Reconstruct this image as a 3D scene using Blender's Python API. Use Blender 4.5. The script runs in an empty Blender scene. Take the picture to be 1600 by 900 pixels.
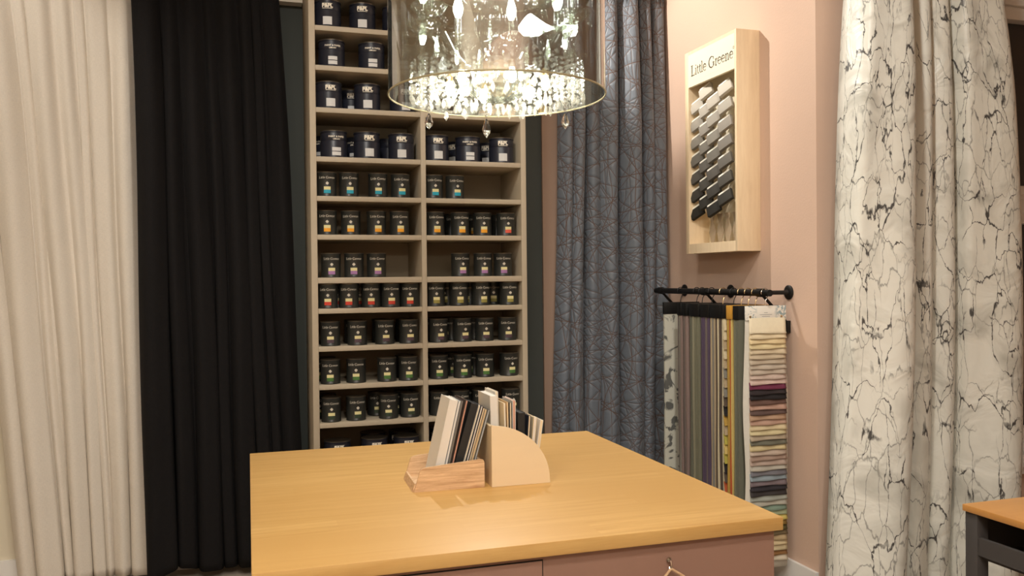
import bpy, bmesh, math, random
from mathutils import Vector, Matrix, Euler
random.seed(7)
sc = bpy.context.scene
COL = sc.collection
PI = math.pi
R = math.radians

# ------------------------------------------------------------ helpers
def lin(c):
    c = c / 255.0
    return c / 12.92 if c <= 0.04045 else ((c + 0.055) / 1.055) ** 2.4
def rgb(r, g, b):
    return (lin(r), lin(g), lin(b), 1.0)

class NT:
    def __init__(s, name):
        s.m = bpy.data.materials.new(name); s.m.use_nodes = True
        s.t = s.m.node_tree; s.t.nodes.clear()
        s.out = s.n('ShaderNodeOutputMaterial')
    def n(s, kind, **kw):
        x = s.t.nodes.new(kind)
        for k, v in kw.items():
            if k.startswith('i_'):
                x.inputs[k[2:].replace('_', ' ')].default_value = v
            else:
                setattr(x, k, v)
        return x
    def l(s, a, b): s.t.links.new(a, b)
    def math(s, op, a, b=None, c=None):
        x = s.n('ShaderNodeMath', operation=op)
        for i, v in enumerate((a, b, c)):
            if v is None: continue
            if isinstance(v, (int, float)): x.inputs[i].default_value = v
            else: s.l(v, x.inputs[i])
        return x.outputs[0]
    def mix(s, f, a, b):
        x = s.n('ShaderNodeMix', data_type='RGBA')
        for k, v in ((0, f), (6, a), (7, b)):
            if isinstance(v, (int, float, tuple)): x.inputs[k].default_value = v
            else: s.l(v, x.inputs[k])
        return x.outputs[2]
    def ramp(s, f, p0, p1):
        x = s.n('ShaderNodeMapRange', clamp=True)
        s.l(f, x.inputs[0]); x.inputs[1].default_value = p0; x.inputs[2].default_value = p1
        return x.outputs[0]

def mat(name, col, rough=0.6, metal=0.0, noise=0.0, nscale=8.0, stretch=(1, 1, 1), bump=0.0, bscale=60.0, spec=0.5, coat=0.0):
    t = NT(name)
    p = t.n('ShaderNodeBsdfPrincipled')
    p.inputs['Roughness'].default_value = rough; p.inputs['Metallic'].default_value = metal
    p.inputs['Specular IOR Level'].default_value = spec; p.inputs['Coat Weight'].default_value = coat
    tc = t.n('ShaderNodeTexCoord'); mp = t.n('ShaderNodeMapping'); mp.inputs['Scale'].default_value = stretch
    t.l(tc.outputs['Object'], mp.inputs[0])
    if noise > 0:
        nz = t.n('ShaderNodeTexNoise', i_Scale=nscale, i_Detail=4.0); t.l(mp.outputs[0], nz.inputs['Vector'])
        d = tuple(c * (1 - noise) for c in col[:3]) + (1,); e = tuple(min(1, c * (1 + noise)) for c in col[:3]) + (1,)
        t.l(t.mix(nz.outputs['Fac'], d, e), p.inputs['Base Color'])
    else:
        p.inputs['Base Color'].default_value = col
    if bump > 0:
        nb = t.n('ShaderNodeTexNoise', i_Scale=bscale, i_Detail=3.0); t.l(mp.outputs[0], nb.inputs['Vector'])
        b = t.n('ShaderNodeBump', i_Strength=bump, i_Distance=0.01); t.l(nb.outputs['Fac'], b.inputs['Height'])
        t.l(b.outputs[0], p.inputs['Normal'])
    t.l(p.outputs[0], t.out.inputs[0])
    return t.m

def wood(name, base, dark, scale=(1, 12, 12), rough=0.45, staves=0.0, ns=3.0, strength=0.5, coat=0.0):
    """grain runs along local X; staves = width in metres of the glued planks along Y"""
    t = NT(name); p = t.n('ShaderNodeBsdfPrincipled', i_Roughness=rough)
    p.inputs['Coat Weight'].default_value = coat; p.inputs['Coat Roughness'].default_value = 0.25
    tc = t.n('ShaderNodeTexCoord'); mp = t.n('ShaderNodeMapping'); mp.inputs['Scale'].default_value = scale
    t.l(tc.outputs['Object'], mp.inputs[0])
    nz = t.n('ShaderNodeTexNoise', i_Scale=ns, i_Detail=6.0, i_Distortion=0.6); t.l(mp.outputs[0], nz.inputs['Vector'])
    fine = t.n('ShaderNodeTexNoise', i_Scale=ns * 9, i_Detail=2.0); t.l(mp.outputs[0], fine.inputs['Vector'])
    g = t.math('ADD', t.math('MULTIPLY', nz.outputs['Fac'], .75), t.math('MULTIPLY', fine.outputs['Fac'], .25))
    f = t.ramp(g, .35, .68)
    c = t.mix(t.math('MULTIPLY', f, strength), base, dark)
    if staves > 0:
        sep = t.n('ShaderNodeSeparateXYZ'); t.l(tc.outputs['Object'], sep.inputs[0])
        row = t.math('FLOOR', t.math('DIVIDE', sep.outputs[1], staves))
        xs = t.math('FLOOR', t.math('ADD', t.math('DIVIDE', sep.outputs[0], .85), t.math('MULTIPLY', row, .37)))
        wn = t.n('ShaderNodeTexWhiteNoise', noise_dimensions='2D'); cb = t.n('ShaderNodeCombineXYZ')
        t.l(row, cb.inputs[0]); t.l(xs, cb.inputs[1]); t.l(cb.outputs[0], wn.inputs['Vector'])
        c = t.mix(t.math('MULTIPLY', wn.outputs['Value'], .95), c, tuple(dark[i] * .55 + base[i] * .45 for i in range(3)) + (1,))
    t.l(c, p.inputs['Base Color'])
    t.l(p.outputs[0], t.out.inputs[0])
    return t.m

def set_props(o, label=None, cat=None, group=None, kind=None):
    if label: o['label'] = label
    if cat: o['category'] = cat
    if group: o['group'] = group
    if kind: o['kind'] = kind
    return o

def thing(name, label, cat, loc=(0, 0, 0), rz=0.0, group=None):
    o = bpy.data.objects.new(name, None); COL.objects.link(o)
    o.location = loc; o.rotation_euler = (0, 0, rz); o.empty_display_size = .05
    return set_props(o, label, cat, group)

class MB:
    def __init__(s): s.b = bmesh.new(); s.uv = None
    def box(s, x0, x1, y0, y1, z0, z1, M=None, bev=0.0):
        vs = [s.b.verts.new((x, y, z)) for x in (x0, x1) for y in (y0, y1) for z in (z0, z1)]
        fs = [(0, 1, 3, 2), (4, 6, 7, 5), (0, 4, 5, 1), (2, 3, 7, 6), (0, 2, 6, 4), (1, 5, 7, 3)]
        faces = [s.b.faces.new([vs[i] for i in f]) for f in fs]
        if bev > 0:
            es = set(e for f in faces for e in f.edges)
            r = bmesh.ops.bevel(s.b, geom=list(es), offset=bev, segments=2, affect='EDGES', profile=.5)
            vs = list(set(v for f in r['faces'] for v in f.verts) | set(v for v in vs if v.is_valid))
        if M is not None: bmesh.ops.transform(s.b, matrix=M, verts=[v for v in vs if v.is_valid])
        return s
    def prism(s, pts, h0, h1, M=None, axis='Y'):
        """closed outline pts (a,b) extruded; axis Y: (a,h,b); axis Z: (a,b,h); axis X: (h,a,b)"""
        def P(a, b, h): return {'Y': (a, h, b), 'Z': (a, b, h), 'X': (h, a, b)}[axis]
        v0 = [s.b.verts.new(P(a, b, h0)) for a, b in pts]; v1 = [s.b.verts.new(P(a, b, h1)) for a, b in pts]
        n = len(pts); s.b.faces.new(v0); s.b.faces.new(v1[::-1])
        for i in range(n): s.b.faces.new([v0[i], v1[i], v1[(i + 1) % n], v0[(i + 1) % n]])
        if M is not None: bmesh.ops.transform(s.b, matrix=M, verts=v0 + v1)
        return s
    def lathe(s, prof, seg=24, M=None, cap=True):
        rings = []
        allv = []
        for r, z in prof:
            if r < 1e-6:
                v = s.b.verts.new((0, 0, z)); rings.append([v]); allv.append(v)
            else:
                g = [s.b.verts.new((r * math.cos(2 * PI * i / seg), r * math.sin(2 * PI * i / seg), z)) for i in range(seg)]
                rings.append(g); allv += g
        for a, b in zip(rings, rings[1:]):
            for i in range(seg):
                j = (i + 1) % seg
                if len(a) == 1 and len(b) == 1: continue
                if len(a) == 1: s.b.faces.new([a[0], b[j], b[i]])
                elif len(b) == 1: s.b.faces.new([a[i], a[j], b[0]])
                else: s.b.faces.new([a[i], a[j], b[j], b[i]])
        if cap:
            if len(rings[0]) > 1: s.b.faces.new(rings[0][::-1])
            if len(rings[-1]) > 1: s.b.faces.new(rings[-1])
        if M is not None: bmesh.ops.transform(s.b, matrix=M, verts=allv)
        return s
    def tube(s, pts, r, seg=8, closed=False):
        pts = [Vector(p) for p in pts]; n = len(pts); rings = []
        rr = r if isinstance(r, (list, tuple)) else [r] * n
        up = Vector((0, 0, 1)); prev = None
        for i, p in enumerate(pts):
            if closed: d = pts[(i + 1) % n] - pts[i - 1]
            else: d = pts[min(i + 1, n - 1)] - pts[max(i - 1, 0)]
            d.normalize()
            if prev is None:
                a = d.cross(up)
                if a.length < 1e-3: a = d.cross(Vector((1, 0, 0)))
            else:
                a = prev - d * prev.dot(d)
            a.normalize(); prev = a; b = d.cross(a)
            rings.append([s.b.verts.new(p + (a * math.cos(2 * PI * k / seg) + b * math.sin(2 * PI * k / seg)) * rr[i]) for k in range(seg)])
        m = n if closed else n - 1
        for i in range(m):
            A, B = rings[i], rings[(i + 1) % n]
            for k in range(seg):
                s.b.faces.new([A[k], A[(k + 1) % seg], B[(k + 1) % seg], B[k]])
        if not closed:
            s.b.faces.new(rings[0][::-1]); s.b.faces.new(rings[-1])
        return s
    def gem(s, c, w, h, seg=6):
        """faceted pendant: point at the bottom, widest two thirds down"""
        c = Vector(c)
        top = s.b.verts.new(c + Vector((0, 0, h / 2))); bot = s.b.verts.new(c - Vector((0, 0, h / 2)))
        def ring(r, z, o): return [s.b.verts.new(c + Vector((r * math.cos(2 * PI * (i + o) / seg), r * .55 * math.sin(2 * PI * (i + o) / seg), z))) for i in range(seg)]
        a = ring(w * .22, h * .36, 0); b = ring(w * .5, -h * .08, .5); d = ring(w * .36, -h * .26, 0)
        for i in range(seg):
            j = (i + 1) % seg
            s.b.faces.new([top, a[i], a[j]]); s.b.faces.new([a[i], b[i], a[j]]); s.b.faces.new([a[j], b[i], b[j]])
            s.b.faces.new([b[i], d[i], d[j]] if False else [b[i], d[j], b[j]]); s.b.faces.new([b[i], d[i], d[j]]); s.b.faces.new([bot, d[j], d[i]])
        return s
    def bead(s, c, r):
        bmesh.ops.create_icosphere(s.b, subdivisions=1, radius=r, matrix=Matrix.Translation(c)); return s
    def quad(s, *ps):
        s.b.faces.new([s.b.verts.new(p) for p in ps]); return s
    def build(s, name, m, parent=None, local=False, smooth=35, label=None):
        me = bpy.data.meshes.new(name)
        bmesh.ops.recalc_face_normals(s.b, faces=s.b.faces[:])
        if parent is not None and not local:
            bmesh.ops.transform(s.b, matrix=world(parent).inverted(), verts=s.b.verts[:])
        if smooth:
            for f in s.b.faces: f.smooth = True
            for e in s.b.edges:
                if len(e.link_faces) == 2 and e.calc_face_angle(0) > R(smooth): e.smooth = False
        s.b.to_mesh(me); s.b.free()
        me.materials.append(m)
        o = bpy.data.objects.new(name, me); COL.objects.link(o)
        if parent is not None: o.parent = parent
        if label: o['label'] = label
        return o

def world(o):
    m = Matrix.LocRotScale(o.location, o.rotation_euler, o.scale)
    return world(o.parent) @ m if o.parent else m

def copy_tree(o, parent=None):
    c = o.copy(); COL.objects.link(c); c.parent = parent
    for ch in [x for x in COL.objects if x.parent == o]: copy_tree(ch, c)
    return c

# ------------------------------------------------------------ lettering
def arc_pts(cx, cy, rx, ry, a0, a1, n=14):
    return [(cx + rx * math.cos(R(a0 + (a1 - a0) * i / n)), cy + ry * math.sin(R(a0 + (a1 - a0) * i / n))) for i in range(n + 1)]
def stroke(b, pts, w, ox, oy, sc_, y=0.0):
    n = len(pts); ww = w if isinstance(w, list) else [w] * n
    L = []; Rr = []
    for i, p in enumerate(pts):
        q0 = pts[max(i - 1, 0)]; q1 = pts[min(i + 1, n - 1)]
        dx, dy = q1[0] - q0[0], q1[1] - q0[1]; d = math.hypot(dx, dy) or 1
        nx, ny = -dy / d * ww[i] / 2, dx / d * ww[i] / 2
        L.append(b.verts.new(((p[0] + nx) * sc_ + ox, y, (p[1] + ny) * sc_ + oy)))
        Rr.append(b.verts.new(((p[0] - nx) * sc_ + ox, y, (p[1] - ny) * sc_ + oy)))
    for i in range(n - 1): b.faces.new([L[i], Rr[i], Rr[i + 1], L[i + 1]])
def glyph(ch):
    S = .09; T = .04
    if ch == 'L': return [([(.12, 0), (.12, .7)], S), ([(0, .69), (.25, .69)], T), ([(0, .014), (.44, .014)], T), ([(.43, 0), (.46, .17)], T)], .52
    if ch == 'i': return [([(.09, 0), (.09, .45)], .062), ([(.0, .014), (.18, .014)], T), ([(.01, .43), (.1, .45)], T), (arc_pts(.09, .62, .02, .02, 0, 360, 8), .045)], .21
    if ch == 't': return [([(.1, .08), (.1, .58)], .062), ([(0, .44), (.24, .44)], T), ([(.1, .1), (.14, .02), (.19, .012), (.25, .06)], .04)], .27
    if ch == 'l': return [([(.09, 0), (.09, .72)], .062), ([(0, .014), (.18, .014)], T), ([(.01, .7), (.1, .72)], T)], .21
    if ch == 'e':
        p = arc_pts(.2, .225, .18, .22, 5, 320, 16)
        return [(p, [.03 + .04 * math.sin(PI * min(1, i / 12)) for i in range(17)]), ([(.03, .24), (.38, .24)], T)], .42
    if ch == 'G':
        p = arc_pts(.36, .35, .33, .35, 48, 318, 20)
        return [(p, [.03 + .06 * math.sin(PI * i / 20) for i in range(21)]), ([(.6, .07), (.6, .3)], S), ([(.49, .3), (.72, .3)], T), ([(.58, .5), (.59, .68)], T)], .76
    if ch == 'r': return [([(.09, 0), (.09, .45)], .062), ([(.0, .014), (.2, .014)], T), ([(.01, .43), (.1, .45)], T), ([(.1, .3), (.16, .4), (.23, .44), (.29, .4)], .045)], .31
    if ch == 'n': return [([(.09, 0), (.09, .45)], .062), ([(.0, .014), (.18, .014)], T), ([(.01, .43), (.1, .45)], T), ([(.1, .33), (.17, .42), (.26, .44), (.33, .4), (.36, .3), (.36, 0)], [.03, .04, .05, .06, .062, .062]), ([(.28, .014), (.45, .014)], T)], .49
    return [], .24
def serif_word(word, size, y=0.0):
    b = bmesh.new(); x = 0
    for ch in word:
        st, adv = glyph(ch)
        for pts, w in st: stroke(b, pts, w, x * size, 0, size, y)
        x += adv + .02
    wd = x * size
    for v in b.verts: v.co.x -= wd / 2
    return b, wd
def font_word(body, size, bold=0.0):
    cu = bpy.data.curves.new('lettering', 'FONT'); cu.body = body; cu.size = size; cu.align_x = 'CENTER'
    cu.resolution_u = 2; cu.offset = bold
    o = bpy.data.objects.new('lettering', cu); COL.objects.link(o)
    dg = bpy.context.evaluated_depsgraph_get(); me = bpy.data.meshes.new_from_object(o.evaluated_get(dg))
    b = bmesh.new(); b.from_mesh(me)
    bpy.data.objects.remove(o); bpy.data.curves.remove(cu); bpy.data.meshes.remove(me)
    for v in b.verts: v.co = Vector((v.co.x, 0, v.co.y))
    return b
def join_bm(dst, src, M=None):
    me = bpy.data.meshes.new('tmp')
    if M is not None: bmesh.ops.transform(src, matrix=M, verts=src.verts[:])
    src.to_mesh(me); src.free(); dst.from_mesh(me); bpy.data.meshes.remove(me)
def wrap(b, rad, z=0.0, eps=.0006):
    for v in b.verts:
        a = v.co.x / rad; rr = rad + eps - v.co.y
        v.co = Vector((rr * math.sin(a), -rr * math.cos(a), v.co.z + z))

# ------------------------------------------------------------ materials
M_pink = mat('pink_wall_paint', rgb(210, 180, 160), .85, noise=.03, nscale=3, bump=.08, bscale=90)
M_cream = mat('cream_wall_paint', rgb(222, 212, 190), .85, noise=.03, nscale=3, bump=.05)
M_darkwall = mat('dark_green_grey_wall_paint', rgb(62, 66, 62), .8, noise=.04, nscale=4)
M_pinkshade = mat('shaded_pink_wall_paint', rgb(150, 125, 108), .85, noise=.03, nscale=3)  # pink wall colour with shade mixed in
M_ceil = mat('ceiling_paint', rgb(232, 224, 212), .9)
M_floor = wood('pale_wood_floor', rgb(188, 176, 162), rgb(150, 136, 120), (1, 8, 8), .5, .18)
M_white = mat('white_gloss_paint', rgb(232, 230, 226), .35)
M_dglass = mat('dark_night_glass', rgb(52, 54, 56), .12, spec=.6)
M_shelf = mat('beige_shelf_laminate', rgb(184, 170, 148), .6, noise=.04, nscale=14)
M_shelfback = mat('taupe_shelf_panel', rgb(146, 131, 108), .7, noise=.05, nscale=12, stretch=(1, 1, 3))
M_oak = wood('oiled_oak_top', rgb(218, 178, 112), rgb(192, 144, 78), (.7, 11, 9), .48, .13, 3.2, .85, .06)
M_oak2 = wood('orange_wood_top', rgb(206, 150, 84), rgb(180, 122, 60), (.9, 9, 9), .4, .12, 2.6, .5)
M_mauve = mat('mauve_cabinet_paint', rgb(150, 116, 100), .55, noise=.03, nscale=5)
M_dgrey = mat('charcoal_painted_wood', rgb(66, 62, 60), .6, noise=.06, nscale=9)
M_tin = mat('black_tin_lacquer', rgb(42, 43, 40), .38, noise=.05, nscale=20)
M_tinlid = mat('dark_tin_lid_metal', rgb(60, 58, 55), .3, .85)
M_tinrim = mat('silver_tin_rim_metal', rgb(150, 140, 125), .3, .9)
M_bigtin = mat('blue_black_tin_lacquer', rgb(33, 35, 46), .38, noise=.05, nscale=20)
M_ink_w = mat('white_print', rgb(240, 232, 214), .6)
M_ink_d = mat('brown_print', rgb(48, 36, 26), .7)
M_label_c = mat('cream_label_paper', rgb(226, 216, 160), .7)
M_label_w = mat('white_label_paper', rgb(215, 215, 214), .7)
M_black = mat('black_powder_coated_metal', rgb(24, 23, 22), .45, .3)
M_chrome = mat('chrome', rgb(215, 210, 200), .15, 1.0)
M_brass = mat('pale_brass', rgb(200, 175, 130), .3, 1.0)
M_ash = wood('ash_wood', rgb(232, 200, 160), rgb(166, 116, 76), (1.6, 16, 26), .5, 0, 5.0, .75)
M_ply = mat('pale_plywood', rgb(234, 212, 176), .6, noise=.05, nscale=5, stretch=(1, 1, 6))
M_boxwood = wood('pale_display_wood', rgb(236, 214, 180), rgb(206, 176, 138), (10, 10, 1), .55, 0, 4.0, .4)
M_boxface = mat('pale_display_face', rgb(244, 232, 204), .6, noise=.02, nscale=6)

def fabric(name, col, weave=400.0, sheen=.2, bump=.15, var=.06, trans=0.0, rough=.9):
    t = NT(name); p = t.n('ShaderNodeBsdfPrincipled', i_Roughness=rough)
    p.inputs['Sheen Weight'].default_value = sheen; p.inputs['Specular IOR Level'].default_value = .2
    uv = t.n('ShaderNodeUVMap'); mp = t.n('ShaderNodeMapping'); t.l(uv.outputs[0], mp.inputs[0]); mp.inputs['Scale'].default_value = (1, .15, 1)
    nz = t.n('ShaderNodeTexNoise', i_Scale=weave, i_Detail=2.0); t.l(mp.outputs[0], nz.inputs['Vector'])
    mp2 = t.n('ShaderNodeMapping'); t.l(uv.outputs[0], mp2.inputs[0]); mp2.inputs['Scale'].default_value = (.15, 1, 1)
    n2 = t.n('ShaderNodeTexNoise', i_Scale=weave, i_Detail=2.0); t.l(mp2.outputs[0], n2.inputs['Vector'])
    s = t.math('MULTIPLY', t.math('ADD', nz.outputs['Fac'], n2.outputs['Fac']), .5)
    d = tuple(c * (1 - var * 2) for c in col[:3]) + (1,); e = tuple(min(1, c * (1 + var * 2)) for c in col[:3]) + (1,)
    c = t.mix(t.ramp(s, .35, .65), d, e); t.l(c, p.inputs['Base Color'])
    big = t.n('ShaderNodeTexNoise', i_Scale=5.0, i_Detail=4.0, i_Distortion=1.0); t.l(uv.outputs[0], big.inputs['Vector'])
    h = t.math('ADD', t.math('MULTIPLY', s, .12), big.outputs['Fac'])
    b = t.n('ShaderNodeBump', i_Strength=bump, i_Distance=.02); t.l(h, b.inputs['Height']); t.l(b.outputs[0], p.inputs['Normal'])
    if trans > 0:
        tr = t.n('ShaderNodeBsdfTranslucent'); t.l(c, tr.inputs[0]); mx = t.n('ShaderNodeMixShader'); mx.inputs[0].default_value = trans
        t.l(p.outputs[0], mx.inputs[1]); t.l(tr.outputs[0], mx.inputs[2]); t.l(mx.outputs[0], t.out.inputs[0])
    else: t.l(p.outputs[0], t.out.inputs[0])
    return t.m
M_linen = fabric('white_linen', rgb(222, 213, 200), 420, .1, .25, .03)
M_blackcloth = fabric('black_wool_cloth', rgb(22, 20, 20), 300, .0, .3, .1)

def crossing_lines():
    t = NT('slate_cloth_with_crossing_bronze_lines'); p = t.n('ShaderNodeBsdfPrincipled', i_Roughness=.6)
    p.inputs['Sheen Weight'].default_value = .1; p.inputs['Specular IOR Level'].default_value = .3
    uv = t.n('ShaderNodeUVMap'); nz = t.n('ShaderNodeTexNoise', i_Scale=1.6, i_Detail=0.0); t.l(uv.outputs[0], nz.inputs['Vector'])
    sep = t.n('ShaderNodeSeparateXYZ'); t.l(uv.outputs[0], sep.inputs[0])
    best = None
    for k, (a, s, bend) in enumerate(((8, 6.5, .35), (28, 8, .5), (52, 9, .3), (68, 7, .6), (84, 5, .2), (104, 8, .45), (122, 9, .3), (151, 8, .55), (171, 6, .4))):
        ca, sa = math.cos(R(a)), math.sin(R(a))
        w = t.math('ADD', t.math('MULTIPLY', sep.outputs[0], ca * s), t.math('MULTIPLY', sep.outputs[1], sa * s))
        w = t.math('ADD', w, t.math('MULTIPLY', nz.outputs['Fac'], bend * s * .8)); w = t.math('ADD', w, 7.3 * k)
        v = t.n('ShaderNodeTexVoronoi', voronoi_dimensions='1D', feature='DISTANCE_TO_EDGE'); v.inputs['Scale'].default_value = 1.0
        t.l(w, v.inputs['W'])
        dd = t.math('DIVIDE', v.outputs['Distance'], s)
        best = dd if best is None else t.math('MINIMUM', best, dd)
    line = t.math('SUBTRACT', 1.0, t.ramp(best, .0009, .0021))
    puck = t.ramp(best, .0, .012)
    c = t.mix(line, rgb(104, 110, 118), rgb(88, 66, 54))
    t.l(c, p.inputs['Base Color']); t.l(t.math('ADD', .5, t.math('MULTIPLY', line, .15)), p.inputs['Roughness'])
    b = t.n('ShaderNodeBump', i_Strength=.45, i_Distance=.008); t.l(puck, b.inputs['Height']); t.l(b.outputs[0], p.inputs['Normal'])
    t.l(p.outputs[0], t.out.inputs[0]); return t.m
M_lines = crossing_lines()

def marble_cloth():
    t = NT('white_satin_with_black_marble_veins'); p = t.n('ShaderNodeBsdfPrincipled', i_Roughness=.42)
    p.inputs['Specular IOR Level'].default_value = .4
    uv = t.n('ShaderNodeUVMap')
    def veins(rot, sc_, scale, disp, dscale, detail, off):
        mp = t.n('ShaderNodeMapping'); t.l(uv.outputs[0], mp.inputs[0]); mp.inputs['Rotation'].default_value = (0, 0, R(rot)); mp.inputs['Scale'].default_value = sc_; mp.inputs['Location'].default_value = (off, off * .7, 0)
        nz = t.n('ShaderNodeTexNoise', i_Scale=dscale, i_Detail=detail, i_Roughness=.5); t.l(mp.outputs[0], nz.inputs['Vector'])
        sub = t.n('ShaderNodeVectorMath', operation='SUBTRACT'); t.l(nz.outputs['Color'], sub.inputs[0]); sub.inputs[1].default_value = (.5, .5, .5)
        sca = t.n('ShaderNodeVectorMath', operation='SCALE'); t.l(sub.outputs[0], sca.inputs[0]); sca.inputs[3].default_value = disp
        add = t.n('ShaderNodeVectorMath', operation='ADD'); t.l(mp.outputs[0], add.inputs[0]); t.l(sca.outputs[0], add.inputs[1])
        v = t.n('ShaderNodeTexVoronoi', feature='DISTANCE_TO_EDGE', i_Scale=scale); t.l(add.outputs[0], v.inputs['Vector'])
        return v.outputs['Distance']
    d1 = veins(38, (1.5, .52, 1), 4.6, .30, 4.0, 6.0, 0)
    d2 = veins(-24, (1.5, .5, 1), 4.4, .30, 4.5, 6.0, 3.1)
    d3 = veins(28, (1.5, .45, 1), 9.5, .16, 7.0, 5.0, 7.7)
    th = t.n('ShaderNodeTexNoise', i_Scale=15.0, i_Detail=3.0); t.l(uv.outputs[0], th.inputs['Vector'])
    w = t.math('ADD', .008, t.math('MULTIPLY', t.ramp(th.outputs['Fac'], .50, .78), .038))
    g = t.n('ShaderNodeTexNoise', i_Scale=3.2, i_Detail=3.0, i_Distortion=.6); t.l(uv.outputs[0], g.inputs['Vector'])
    g2 = t.n('ShaderNodeTexNoise', i_Scale=5.1, i_Detail=2.0, i_Distortion=.3); g2m = t.n('ShaderNodeMapping'); g2m.inputs['Location'].default_value = (5, 2, 0); t.l(uv.outputs[0], g2m.inputs[0]); t.l(g2m.outputs[0], g2.inputs['Vector'])
    l1 = t.math('MULTIPLY', t.math('SUBTRACT', 1.0, t.ramp(t.math('DIVIDE', d1, w), .35, 1.0)), t.math('ADD', .25, t.math('MULTIPLY', .75, t.ramp(g2.outputs['Fac'], .40, .48))))
    l2 = t.math('MULTIPLY', t.math('SUBTRACT', 1.0, t.ramp(t.math('DIVIDE', d2, w), .3, 1.1)), t.ramp(g.outputs['Fac'], .45, .53))
    l3 = t.math('MULTIPLY', t.math('MULTIPLY', t.math('SUBTRACT', 1.0, t.ramp(d3, .004, .026)), t.ramp(g.outputs['Fac'], .56, .46)), .6)
    vein = t.math('MINIMUM', 1.0, t.math('ADD', t.math('ADD', l1, l2), l3))
    cl = t.n('ShaderNodeTexNoise', i_Scale=5.0, i_Detail=5.0, i_Distortion=.8); t.l(uv.outputs[0], cl.inputs['Vector'])
    base = t.mix(t.ramp(cl.outputs['Fac'], .5, .75), rgb(226, 224, 214), rgb(186, 184, 174))
    c = t.mix(t.math('MULTIPLY', vein, .93), base, rgb(36, 32, 34)); t.l(c, p.inputs['Base Color'])
    cr = t.n('ShaderNodeTexNoise', i_Scale=5.0, i_Detail=3.0, i_Distortion=1.2); t.l(uv.outputs[0], cr.inputs['Vector'])
    b = t.n('ShaderNodeBump', i_Strength=.4, i_Distance=.035); t.l(cr.outputs['Fac'], b.inputs['Height']); t.l(b.outputs[0], p.inputs['Normal'])
    t.l(p.outputs[0], t.out.inputs[0]); return t.m
M_marble = marble_cloth()

def thin_glass(name, tint, refl, diff=0.0, rough=.03):
    t = NT(name); tr = t.n('ShaderNodeBsdfTransparent'); tr.inputs[0].default_value = tint
    g = t.n('ShaderNodeBsdfGlossy', i_Roughness=rough); lw = t.n('ShaderNodeLayerWeight', i_Blend=.5)
    f = t.math('ADD', refl, t.math('MULTIPLY', t.math('POWER', lw.outputs['Facing'], 4.0), (1 - refl) * .8))
    m = t.n('ShaderNodeMixShader'); t.l(f, m.inputs[0]); t.l(tr.outputs[0], m.inputs[1]); t.l(g.outputs[0], m.inputs[2])
    last = m
    if diff > 0:
        d = t.n('ShaderNodeBsdfTranslucent'); d.inputs[0].default_value = (1, .97, .88, 1); d2 = t.n('ShaderNodeBsdfDiffuse'); d2.inputs[0].default_value = (1, .97, .88, 1)
        a = t.n('ShaderNodeMixShader'); a.inputs[0].default_value = .5; t.l(d.outputs[0], a.inputs[1]); t.l(d2.outputs[0], a.inputs[2])
        q = t.n('ShaderNodeMixShader'); q.inputs[0].default_value = diff; t.l(m.outputs[0], q.inputs[1]); t.l(a.outputs[0], q.inputs[2]); last = q
    t.l(last.outputs[0], t.out.inputs[0]); return t.m
M_film = thin_glass('half_mirrored_film', (.62, .69, .70, 1), .56, 0, .01)
M_cryst = thin_glass('crystal', (.93, .95, .92, 1), .25, .12)
M_armglass = thin_glass('green_tinted_glass', (.80, .84, .78, 1), .30, .03, .05)
M_clear = thin_glass('clear_crystal', (.90, .93, .91, 1), .14, 0)
def glassy():
    t = NT('cut_glass'); g = t.n('ShaderNodeBsdfGlass', i_IOR=1.5, i_Roughness=0.0); t.l(g.outputs[0], t.out.inputs[0]); return t.m
M_cut = glassy()
def emit(name, col, s):
    t = NT(name); e = t.n('ShaderNodeEmission', i_Strength=s); e.inputs[0].default_value = col; t.l(e.outputs[0], t.out.inputs[0]); return t.m
M_bulb = emit('lit_candle_bulb', (1, .94, .83, 1), 55)
M_bulb2 = emit('lit_capsule_bulb', (1, .95, .84, 1), 400)
M_pane = thin_glass('window_pane_glass', (.9, .92, .92, 1), .06)

# ------------------------------------------------------------ the room
def struct(name, m, *boxes):
    b = MB()
    for bx in boxes: b.box(*bx)
    o = b.build(name, m, smooth=None); o['kind'] = 'structure'; return o
XL, XR, YB, YF, ZC = -2.2, 5.0, 4.92, -2.6, 3.6
struct('floor', M_floor, (XL - .1, XR + .1, YF - .1, YB + .2, -.1, 0))
struct('ceiling', M_ceil, (XL - .1, XR + .1, YF - .1, YB + .2, ZC, ZC + .1))
struct('wall_back', M_darkwall, (-.42, 1.767, YB, YB + .1, 0, ZC))
struct('wall_back_left', M_cream, (XL, -.42, YB, YB + .1, 0, ZC))
struct('wall_back_right', M_pink, (1.767, 2.7, YB, YB + .1, 0, ZC))
struct('wall_shade_strip', M_pinkshade, (1.767, 1.99, YB - .02, YB + .001, 0, ZC - .001))  # thin strip whose browner colour stands for shade on the pink wall
struct('wall_right', M_pink, (2.6, 2.7, 3.5, YB, 0, ZC), (2.6, 2.75, 3.4, 3.5, 0, ZC))
wy0, wy1 = 3.4, 3.5
struct('wall_window', M_pink, (2.75, 2.95, wy0, wy1, 0, ZC), (4.35, XR, wy0, wy1, 0, ZC), (2.95, 4.35, wy0, wy1, 0, .56), (2.95, 4.35, wy0, wy1, 3.1, ZC))
struct('wall_far_right', M_pink, (XR, XR + .1, YF, 3.5, 0, ZC))
struct('wall_left', M_cream, (XL - .1, XL, YF, YB, 0, ZC))
struct('wall_front', M_pink, (XL, XR, YF - .1, YF, 0, ZC))
struct('trim_1', M_ceil, (XL, .35, YB - .07, YB, 3.085, 3.2))
struct('baseboard_back', M_white, (XL, .34, YB - .02, YB, 0, .14))
struct('baseboard_right', M_white, (2.582, 2.6, 3.4, YB, 0, .14))
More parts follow.
